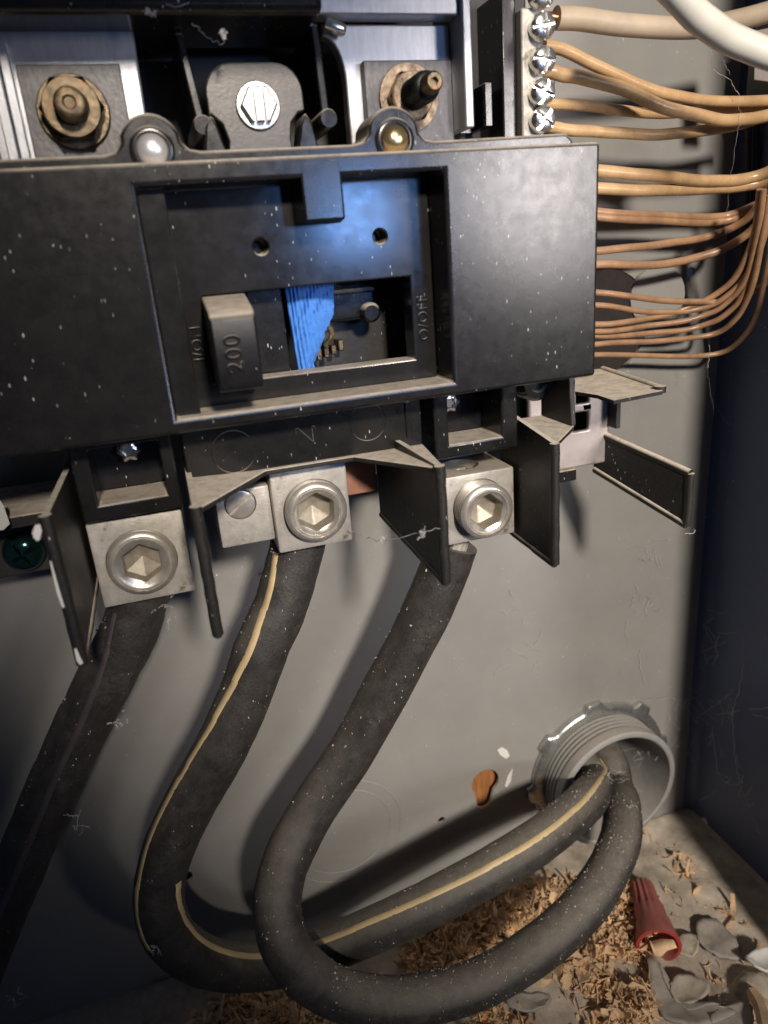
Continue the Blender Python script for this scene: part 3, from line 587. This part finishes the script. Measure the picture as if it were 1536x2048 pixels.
o = obj('plate_tab', G().prism([(1512, 50), (1545, 45), (1545, 165), (1508, 160)], lambda p: at(p[0], p[1], 40), lambda p: at(p[0], p[1], 41.2)), M['galv'], None, .3); tag(o, 'pale metal tab at the right edge under the white wire', 'metal tab')

# ------------------------------------------------------------------ left: ground bar and green screw
GB = thing('ground_bar', V(-60, -92, 3), 'dark ground bar with shiny green cross-head screw at the left edge', 'ground bar')
obj('bar', G().box(-95, -43, -93, -70, 8, 24), M['plate'], GB, .6)
c = V(-54.6, -84.2, 24.02)
gs = obj('green_screw', G().lathe([(6.8, 0), (6.9, 1.6), (6.4, 3.4), (5.2, 4.8), (3.0, 5.8), (.8, 6.1)], c, n=36), M['green'], GB)
for ang in (.5, .5 + PI / 2):
    u = Vector((math.cos(ang), 0, math.sin(ang))); w = Vector((-math.sin(ang), 0, math.cos(ang)))
    cut(gs, G().add([c + u * sx * .0042 + w * sy * .0006 + Vector((0, -dd * .001, 0)) for dd in (3.0, 9) for sy in (-1, 1) for sx in (-1, 1)], [(0, 1, 3, 2), (4, 6, 7, 5), (0, 4, 5, 1), (2, 3, 7, 6), (0, 2, 6, 4), (1, 5, 7, 3)]))
obj('bar_ledge', G().box(-95, -36, -69.8, -66, 8, 46), M['barrier'], GB, .4)

# ------------------------------------------------------------------ blue cloth in the slot
outline = [(563, 545), (667, 540), (668, 628), (660, 646), (652, 664), (643, 690), (634, 712), (629, 738), (612, 744), (596, 739), (580, 660)]
root = thing('blue_cloth', at(620, 740, 59), 'bright blue knitted cloth showing through the toggle slot', 'cloth')
g = G(); N, Mr = 26, 44; vs = []; fs = []
def edge(y, side):
    if side == 0:
        return 563 + (y - 540) * .165
    pts = [(535, 667), (565, 667.5), (628, 668), (646, 660), (664, 652), (690, 643), (712, 634), (730, 629), (745, 622)]
    for (ya, xa), (yb, xb) in zip(pts, pts[1:]):
        if y <= yb: return xa + (xb - xa) * (y - ya) / (yb - ya)
    return pts[-1][1]
for layer in (0, 1):
    for j in range(Mr + 1):
        y = 538 + (744 - 538) * j / Mr; a, b = edge(y, 0), edge(y, 1) + (1.5 if y < 640 else 7) * mnoise.noise(Vector((y * .13, 3, 0)))
        for i in range(N + 1):
            t = i / N; bulge = 3.2 * math.sin(PI * (t * .85 + .1)) + .4 * math.sin(t * (b - a) * .75)
            vs.append(at(a + (b - a) * t, y, 59.5 + (bulge if layer == 0 else bulge - 1.2)))
K = (N + 1) * (Mr + 1)
for j in range(Mr):
    for i in range(N):
        q = j * (N + 1) + i; fs.append((q, q + 1, q + N + 2, q + N + 1)); fs.append((K + q, K + q + N + 1, K + q + N + 2, K + q + 1))
rim = [i for i in range(N + 1)] + [j * (N + 1) + N for j in range(1, Mr + 1)] + [Mr * (N + 1) + i for i in range(N - 1, -1, -1)] + [j * (N + 1) for j in range(Mr - 1, 0, -1)]
for a, b in zip(rim, rim[1:] + rim[:1]): fs.append((a, b, K + b, K + a))
obj('knit', G().add(vs, fs), M['bluecloth'], root, smooth=80)

# ------------------------------------------------------------------ floor litter
def floor_pt(px_, py_, h=0): return atZ(px_, py_, FLOOR + h)
def inside(p, poly):
    r = False
    for (x0, y0), (x1, y1) in zip(poly, poly[1:] + poly[:1]):
        if (y0 > p[1]) != (y1 > p[1]) and p[0] < (x1 - x0) * (p[1] - y0) / (y1 - y0) + x0: r = not r
    return r
zones = [([(1120, 1930), (1185, 1800), (1255, 1790), (1295, 1900), (1305, 2070), (1160, 2070)], 2300, 10), ([(900, 2075), (960, 1990), (1130, 1930), (1170, 2075)], 260, 4), ([(800, 1890), (960, 1800), (1150, 1760), (1180, 1800), (1000, 1930), (820, 1960)], 1500, 7),
         ([(360, 2070), (480, 1990), (600, 1975), (700, 2075)], 600, 7), ([(880, 2080), (940, 2030), (1300, 2040), (1300, 2090)], 350, 6), ([(1290, 1660), (1400, 1720), (1536, 1900), (1536, 2060), (1300, 2050), (1250, 1800)], 170, 1.5)]
cm_ = M['chip'].node_tree; gi = cm_.nodes.new('ShaderNodeNewGeometry'); rp = cm_.nodes.new('ShaderNodeValToRGB'); mxn = cm_.nodes.new('ShaderNodeMix'); mxn.data_type = 'RGBA'; mxn.blend_type = 'MULTIPLY'; mxn.inputs[0].default_value = 1
rp.color_ramp.elements[0].color = (.72, .60, .50, 1); rp.color_ramp.elements[1].color = (1.25, 1.2, 1.1, 1); e_ = rp.color_ramp.elements.new(.45); e_.color = (1, .95, .9, 1)
bsd = cm_.nodes['Principled BSDF']; src = bsd.inputs['Base Color'].links[0].from_socket
cm_.links.new(gi.outputs['Random Per Island'], rp.inputs[0]); cm_.links.new(src, mxn.inputs[6]); cm_.links.new(rp.outputs[0], mxn.inputs[7]); cm_.links.new(mxn.outputs[2], bsd.inputs['Base Color'])
g = G()
def flake(c, L, Wd, rng):
    ang = Matrix.Rotation(rng.uniform(0, 2 * PI), 3, 'Z') @ Matrix.Rotation(rng.gauss(0, .7), 3, 'X') @ Matrix.Rotation(rng.gauss(0, .6), 3, 'Y')
    curl = rng.uniform(-1.2, 3.0); vs = []; n = 4
    for i in range(n + 1):
        t = i / n - .5; a = curl * t; x = L * t; z = L * curl * t * t * .9; w = Wd * (1 - 1.1 * abs(t) ** 1.7) * rng.uniform(.75, 1.1)
        for s in (-1, 1): vs.append(c + ang @ Vector((x, s * w * .5 + rng.uniform(-.1, .1) * Wd, z)))
    return vs, [(2 * i, 2 * i + 1, 2 * i + 3, 2 * i + 2) for i in range(n)]
rng = random.Random(3)
for poly, cnt, hh in zones:
    xs = [p[0] for p in poly]; ys = [p[1] for p in poly]; k = 0
    while k < cnt:
        q = (rng.uniform(min(xs), max(xs)), rng.uniform(min(ys), max(ys)))
        if not inside(q, poly): continue
        k += 1; dens = mnoise.noise(Vector((q[0] * .012, q[1] * .012, 0)))
        if dens < -.15 and rng.random() < .8: continue
        p = floor_pt(*q); p.z += rng.uniform(.6, hh * max(.25, .6 + dens)) * .001
        if p.y > -.004: continue
        L = rng.choice((1.6, 2.2, 2.8, 3.5, 4.5, 6, 8, 11)) * .001 * rng.uniform(.7, 1.2)
        vs, fs = flake(p, L, L * rng.choice((.07, .1, .15, .22, .34, .5)), rng); g.add(vs, fs)
ch = obj('wood_chips', g, M['chip'], None, smooth=0); ch['label'] = 'heap of pale curly wood chips and sawdust on the bottom panel'; ch['kind'] = 'stuff'
sm = ch.modifiers.new('thick', 'SOLIDIFY'); sm.thickness = .00035
g = G()
for _ in range(1400):
    q = (rng.uniform(700, 1536), rng.uniform(1650, 2070)); p = floor_pt(*q)
    if p.y > -.003 or p.x > .245: continue
    s = rng.uniform(.2, .8) * .001; vs = [p + Vector((rng.uniform(-s, s), rng.uniform(-s, s), rng.uniform(0, s * 1.3))) for _ in range(4)]
    g.add(vs, [(0, 1, 2), (0, 2, 3), (0, 3, 1), (1, 3, 2)])
gr = obj('floor_grit', g, M['scrap'], None, smooth=0); gr['label'] = 'fine grit and dust crumbs scattered over the bottom panel'; gr['kind'] = 'stuff'
# lumpy layer of dust
g = G(); nx, ny = 70, 40; vs = []
for j in range(ny + 1):
    for i in range(nx + 1):
        x = -60 + 304 * i / nx; d = 1 + 112 * j / ny
        h = .25 + 2.6 * max(0, mnoise.fractal(Vector((x * .035, d * .035, 1)), 1, 2, 4)) + .5 * mnoise.noise(Vector((x * .4, d * .4, 0)))
        h += 5.0 * math.exp(-(((x - 125) / 32) ** 2 + ((d - 72) / 22) ** 2)); e = min(1, i / 3, (nx - i) / 3, (ny - j) / 3)
        vs.append(V(x, FLOOR + .15 + max(0, h) * e, d))
dl = obj('dust_layer', G().add(vs, [(j * (nx + 1) + i, j * (nx + 1) + i + 1, (j + 1) * (nx + 1) + i + 1, (j + 1) * (nx + 1) + i) for j in range(ny) for i in range(nx)]), mat('settled_dust', (.45, .385, .30), .95, var=.3, vscale=70, bump=.6, bscale=700, tint=(.58, .50, .40), flecks=.3), None, smooth=80)
dl['label'] = 'lumpy beige layer of dust covering the bottom panel'; dl['kind'] = 'stuff'

# red wire nut
tipp = floor_pt(1283, 1768, 8); mouth = floor_pt(1318, 1893, 9)
ax = (mouth - tipp); Ln = ax.length * 1000
WN = thing('wire_nut', Vector((tipp.x, tipp.y, FLOOR * .001)), 'red plastic wire nut lying on the dusty bottom panel', 'wire nut')
flute = lambda a, k: 1.14 + (.09 * math.cos(14 * a) if k < 6 else 0)
obj('cap', G().lathe([(2.6, 0), (4.2, .6), (4.6, 2), (5.0, Ln * .28), (5.6, Ln * .42), (6.0, Ln * .46), (6.6, Ln * .62), (8.0, Ln * .8), (8.8, Ln * .96), (8.9, Ln), (7.6, Ln + .2), (7.0, Ln * .93), (5, Ln * .65), (3, Ln * .5)], tipp, ax, n=56, wob=flute), M['red'], WN, smooth=50)
perp = ax.normalized().cross(Vector((0, 0, 1))).normalized()
for s in (1, -1):
    pts = [tipp + ax * t + perp * s * r * .001 for t, r in ((.44, 5.5), (.56, 8.2), (.9, 9.8), (.98, 8.4))]
    nrm = ax.normalized().cross(perp)
    obj('wing', G().prism(pts, lambda p: p + nrm * .0009, lambda p: p - nrm * .0009), M['red'], WN, .3)
o = obj('wood_sliver', G().add(*flake(mouth - ax * .05 + Vector((0, 0, -.003)), .013, .007, rng)), M['chip'], None, smooth=60); o.modifiers.new('t', 'SOLIDIFY').thickness = .0006
tag(o, 'pale wood sliver stuck in the mouth of the red wire nut', 'wood sliver')

# larger scraps
def scrap(name, pix, h, m, label, cat, curl=.25, th=.9, seed=0):
    rg = random.Random(seed); c = floor_pt(sum(p[0] for p in pix) / len(pix), sum(p[1] for p in pix) / len(pix), h)
    Q = [Vector((x, y, 0)) for x, y in pix]; k_ = len(Q); Q2 = []
    for i in range(k_):
        a, b, c_, e = Q[i - 1], Q[i], Q[(i + 1) % k_], Q[(i + 2) % k_]
        for t in (0, .25, .5, .75): Q2.append(.5 * ((2 * b) + (c_ - a) * t + (2 * a - 5 * b + 4 * c_ - e) * t * t + (3 * b - a - 3 * c_ + e) * t ** 3) + Vector((rg.gauss(0, 1.6), rg.gauss(0, 1.3), 0)))
    P = [floor_pt(p.x, p.y, h) for p in Q2]; n = len(P); vs = []; fs = []
    for k, f in enumerate((1, .8, .55, .28)):
        for p in P:
            q = c + (p - c) * f; q = q + Vector((0, 0, curl * (p - c).length * f * f + .0022 * mnoise.noise(Vector((q.x * 130, q.y * 130, seed))) + rg.uniform(-.0002, .0002))); vs.append(q)
    for k in range(3):
        for i in range(n): j = (i + 1) % n; fs.append((k * n + i, k * n + j, (k + 1) * n + j, (k + 1) * n + i))
    fs.append(tuple(3 * n + i for i in range(n)))
    o = obj(name, G().add(vs, fs), M[m], None, smooth=60); s = o.modifiers.new('t', 'SOLIDIFY'); s.thickness = th * .001; s.offset = 0
    return tag(o, label, cat)
scrap('dry_leaf_scrap', [(1342, 1970), (1365, 1958), (1400, 1962), (1418, 1985), (1395, 2008), (1358, 2012), (1342, 1995)], 4, 'scrap', 'cream coloured curled scrap below the wire nut', 'scrap', .3, seed=1)
scrap('paper_scrap', [(1488, 1918), (1510, 1904), (1545, 1905), (1545, 1945), (1515, 1938)], 9, 'whitebit', 'white paper scrap at the right edge of the litter', 'scrap', .1, seed=2)
scrap('dry_leaf_scrap', [(1350, 1880), (1385, 1870), (1400, 1890), (1385, 1915), (1355, 1910)], 3, 'scrap', 'flat beige scrap right of the wire nut mouth', 'scrap', .15, seed=3)
scrap('dry_leaf_scrap', [(1468, 1952), (1490, 1932), (1525, 1930), (1545, 1950), (1545, 1985), (1500, 1985), (1475, 1975)], 8, 'scrap', 'puffy pale scrap under the white paper', 'scrap', -.5, seed=4)
scrap('fibre_scrap', [(1395, 1850), (1430, 1842), (1470, 1880), (1480, 1920), (1440, 1915), (1400, 1890)], 2.5, 'greyscrap', 'dull grey flat scrap between wire nut and side wall', 'scrap', .1, seed=5)
scrap('dry_leaf_scrap', [(1010, 2000), (1050, 1985), (1100, 1990), (1090, 2015), (1040, 2025)], 5, 'greyscrap', 'grey dusty flat scrap under the lowest cable', 'scrap', .05, seed=6)
scrap('fibre_scrap', [(1420, 2030), (1470, 2008), (1505, 2015), (1500, 2062), (1440, 2070)], 7, 'greyscrap', 'light grey flat offcut at the bottom right corner', 'scrap', .05, seed=8)
scrap('fibre_scrap', [(1296, 1930), (1312, 1925), (1330, 1975), (1375, 2018), (1440, 2020), (1470, 2040), (1400, 2062), (1330, 2045), (1302, 1990)], 5, 'greyscrap', 'curved dark grey flat scrap below the wire nut', 'scrap', .18, seed=12)
P = [floor_pt(1505, 1985, 9), floor_pt(1525, 2020, 11), floor_pt(1540, 2075, 13)]
o = obj('wood_stick', G().tube(spline(P, 5), 3.4, 7, rfun=lambda t: 2.8 + 1.2 * t), M['chip'], None, smooth=20); tag(o, 'orange tinted wood splinter in the bottom right corner', 'splinter')
for k, (x, y, r, lab) in enumerate(((1085, 1958, 7, 'pale wood crumb below the lowest cable'), (1300, 2010, 9, 'rounded tan wood lump left of the grey offcut'), (1238, 1870, 6, 'tan wood crumb left of the wire nut'))):
    c = floor_pt(x, y, 3); g = G().lathe([(.5, -r * .45), (r * .55, -r * .35), (r * .8, 0), (r * .55, r * .4), (.5, r * .5)], c, Vector((.3, .2, 1)), n=14, wob=lambda a, kk: 1 + .35 * mnoise.noise(Vector((math.cos(a) * 2 + x, math.sin(a) * 2, kk))))
    o = obj('wood_crumb', g, M['chip'], None, smooth=30); tag(o, lab, 'crumb')

# white specks and drips
def blob(pix, d, label, m='whitebit', th=.5, name='plaster_speck', cat='speck'):
    o = obj(name, G().prism(pix, lambda p: at(p[0], p[1], d), lambda p: at(p[0], p[1], d + th)), M[m], None, .15); return tag(o, label, cat)
blob([(994, 1500), (1003, 1494), (1014, 1500), (1020, 1512), (1012, 1518), (1000, 1510)], .1, 'white plaster speck left of the conduit, above the keyhole')
blob([(1009, 1572), (1015, 1552), (1026, 1535), (1022, 1562), (1014, 1575)], .1, 'pale teardrop smear between keyhole and conduit')
blob([(0, 1000), (8, 1012), (14, 1030), (20, 1048), (8, 1060), (-6, 1062), (-10, 1005)], 46.5, 'ragged white plaster lump at the left edge', th=4)
blob([(64, 1066), (70, 1050), (80, 1048), (84, 1062), (80, 1080), (74, 1083), (67, 1076)], 106, 'cream paint blob at the top of the left barrier', th=2.5)
blob([(99, 1122), (103, 1122), (118, 1175), (130, 1215), (124, 1216), (113, 1185)], 106.2, 'white paint run down the left barrier', th=1.0)
blob([(148, 1298), (153, 1296), (160, 1312), (167, 1326), (160, 1331), (153, 1322)], 106, 'white paint drop at the foot of the left barrier', th=1.2)

# ------------------------------------------------------------------ cobwebs
rw = random.Random(11)
def web(strands, label, place, r=.045):
    g = G()
    for pts, rr in strands:
        P = [place(*p) for p in pts]
        if len(P) == 2: P.insert(1, (P[0] + P[1]) / 2 + Vector((0, 0, -.0012)))
        S = spline(P, 7); S = [p + Vector([rw.gauss(0, .00022) for _ in range(3)]) for p in S]
        g.tube(S, rr * r, 5, rfun=lambda t: r * rr * (.7 + .6 * abs(math.sin(t * 23 + rr * 9))))
    o = obj('cobweb', g, M['web'], None, smooth=60); o['label'] = label; o['kind'] = 'stuff'; return o
def tangle(cx, cy, rad, n, place, extra):
    out = []
    for _ in range(n):
        a = rw.uniform(0, 2 * PI); x, y = cx + rw.gauss(0, rad * .5), cy + rw.gauss(0, rad * .6); ln = rw.uniform(.08, .4) * rad; pts = []
        for k in range(4): pts.append((x, y, extra)); x += math.cos(a) * ln; y += math.sin(a) * ln; a += rw.gauss(0, .35)
        out.append((pts, rw.uniform(.5, 1.3)))
    return out
wall = lambda x, y, dx: atX(x, y, 247.6 - dx)
web([([(1487, 1325, 1), (1478, 1380, 2), (1466, 1430, 2), (1468, 1480, 1), (1472, 1530, 1), (1480, 1572, 2)], 1.7), ([(1466, 1430, 2), (1462, 1395, 2)], 1.0), ([(1480, 1572, 2), (1500, 1620, 1), (1520, 1665, 1)], 1.2), ([(1425, 1455, 2), (1430, 1500, 2), (1437, 1545, 1), (1445, 1562, 1)], 1.2),
     ([(1430, 1300, 2), (1436, 1310, 2), (1425, 1330, 2)], 1.3), ([(1405, 1180, 2), (1408, 1240, 1), (1425, 1290, 1)], 1.0), ([(1445, 1560, 1), (1470, 1570, 2), (1485, 1560, 2)], 1.2)]
    + tangle(1440, 1420, 60, 18, wall, 1.5) + tangle(1430, 1270, 45, 10, wall, 1.5) + tangle(1470, 1600, 40, 9, wall, 1.5), 'grey cobweb strands clinging to the side wall right of the conduit', wall, .08)
web([([(1340, 1395, 2), (1365, 1402, 3), (1395, 1395, 6)], 1.4), ([(1270, 1398, 5), (1300, 1400, 4), (1340, 1395, 2)], 1.4)] + tangle(1370, 1420, 35, 16, at, 2) + tangle(1360, 1480, 35, 10, at, 3), 'cobweb bridging from the conduit top to the corner', at)
web([([(1282, 1295, 1), (1280, 1320, 1), (1284, 1345, 1), (1291, 1370, 1)], 1.6), ([(1268, 1190, 1), (1266, 1200, 1)], 2.0), ([(1255, 1240, 1), (1252, 1265, 1), (1258, 1285, 1)], 1.1)] + tangle(1300, 1110, 30, 14, at, 1.2) + tangle(1285, 1205, 26, 14, at, 1.2) + tangle(1030, 1210, 45, 6, at, 1) + tangle(1060, 1340, 40, 6, at, 1), 'fluffy cobweb bits stuck to the back panel above the conduit', at)
web([([(700, 1062, 66), (740, 1078, 80), (770, 1081, 90), (820, 1070, 100), (880, 1058, 106)], 1.9)] + tangle(845, 1062, 9, 7, at, 104) + tangle(765, 1080, 5, 4, at, 88), 'drooping cobweb thread strung from the middle lug to the barrier', at)
web([([(1425, 80, 60), (1424, 120, 50), (1428, 140, 46), (1450, 152, 46), (1466, 170, 46), (1478, 190, 47)], 1.3), ([(1432, 80, 62), (1446, 122, 50), (1460, 150, 47)], 1.2), ([(1478, 190, 47), (1478, 240, 48), (1470, 300, 46), (1462, 350, 42), (1456, 400, 34), (1450, 470, 30)], .8),
     ([(1420, 690, 24), (1417, 720, 22), (1415, 735, 22)], 1.8), ([(1415, 735, 22), (1420, 780, 15), (1428, 830, 10)], .7), ([(1424, 800, 8), (1450, 840, 6), (1500, 890, 5)], .8), ([(1370, 1068, 72), (1388, 1066, 70), (1390, 1058, 66)], 2.2)], 'fine cobweb threads hanging from the wires at the right', at)
web([([(480, 1180, 6), (510, 1150, 20), (540, 1125, 40), (555, 1110, 55)], .9), ([(440, 1290, 2), (470, 1240, 6), (510, 1200, 8)], .8)] + tangle(520, 1150, 14, 6, at, 25) + tangle(330, 1215, 22, 6, at, 60), 'wispy cobweb between the middle cable and the lugs', at)
web([([(440, 60, 74), (446, 72, 74), (444, 90, 70)], 1.3), ([(330, 5, 74), (350, 15, 74), (380, 8, 74)], 1.3), ([(385, 45, 72), (410, 70, 66), (440, 90, 62)], 1.0)] + tangle(447, 68, 7, 8, at, 72) + tangle(300, 25, 14, 8, at, 73), 'cobweb fluff on the black cover above the slotted screw', at)
web(tangle(1240, 1560, 30, 14, at, 30) + tangle(1262, 1620, 16, 10, at, 42) + tangle(1285, 1510, 25, 8, at, 22), 'dusty cobweb fluff on the cables at the conduit mouth', at)
web(tangle(240, 1440, 16, 9, at, 56) + tangle(310, 1900, 16, 6, at, 66) + tangle(30, 2000, 22, 8, at, 60) + tangle(160, 1650, 30, 6, at, 54), 'dusty fluff caught on the left cables near the dark corner', at)

# ------------------------------------------------------------------ grains of dust lying on the cables
def grains(path, k0, k1, n, label, seed):
    rg = random.Random(seed); g = G()
    for _ in range(n):
        k = rg.randint(k0, k1); p = path[k].lerp(path[k + 1], rg.random()); t = (path[k + 1] - path[k]).normalized()
        side = t.cross(Vector((0, 0, 1))).normalized(); up = side.cross(t).normalized()
        if up.z < 0: up = -up
        a = rg.gauss(0, .75); nrm = up * math.cos(a) + side * math.sin(a)
        if mnoise.noise(p * 60) < rg.uniform(-.6, .35): continue
        q = p + nrm * (CABR * 1.004 * .001); s_ = (rg.random() ** 3 * .75 + .14) * .001
        st = Vector((rg.uniform(-1, 1), rg.uniform(-1, 1), rg.uniform(-1, 1))).normalized() * s_ * rg.uniform(.2, 1.8)
        vs = [q + Vector([rg.uniform(-s_, s_) * .6 for _ in range(3)]) + st * (i / 3 - .5) for i in range(4)]
        g.add(vs, [(0, 1, 2), (0, 2, 3), (0, 3, 1), (1, 3, 2)])
    o = obj('cable_dust', g, M['grain'], None, smooth=0); o['label'] = label; o['kind'] = 'stuff'
M['grain'] = mat('pale_grain', (.50, .45, .38), .9, var=.4, vscale=300)
nR = len(Rp); nM = len(Mp)
grains(Rp, int(nR * .50), int(nR * .86), 2600, 'pale dust grains lying on the lowest loop of the right cable', 1)
grains(Rp, 4, int(nR * .5), 700, 'sparse dust grains on the upper run of the right cable', 2)
grains(Mp, int(nM * .62), int(nM * .92), 1500, 'pale dust grains lying on the striped cable near the conduit', 3)
grains(Mp, 6, int(nM * .6), 350, 'sparse dust grains on the upper run of the striped cable', 4)
grains(Lp, 6, len(Lp) - 12, 500, 'sparse dust grains on the left cable', 5)

# grains and lint stuck to the back panel
g = G(); rg = random.Random(21)
for _ in range(420):
    x, z = rg.uniform(-60, 240), rg.uniform(-310, -70)
    if mnoise.noise(Vector((x * .02, z * .02, 2))) < rg.uniform(-.5, .6) and x < 180: continue
    p = V(x, z, .05); s_ = (rg.random() ** 4 * .55 + .10) * .001; st = Vector((rg.gauss(0, 1), 0, rg.gauss(0, 1))) * s_ * rg.choice((.3, .5, 1.6))
    g.add([p + Vector((rg.uniform(-s_, s_), -rg.uniform(0, s_) * .7, rg.uniform(-s_, s_))) * .6 + st * (i / 3 - .5) for i in range(4)], [(0, 1, 2), (0, 2, 3), (0, 3, 1), (1, 3, 2)])
o = obj('panel_dust', g, M['whitebit'], None, smooth=0); o['label'] = 'pale grains and lint stuck to the grey back panel'; o['kind'] = 'stuff'
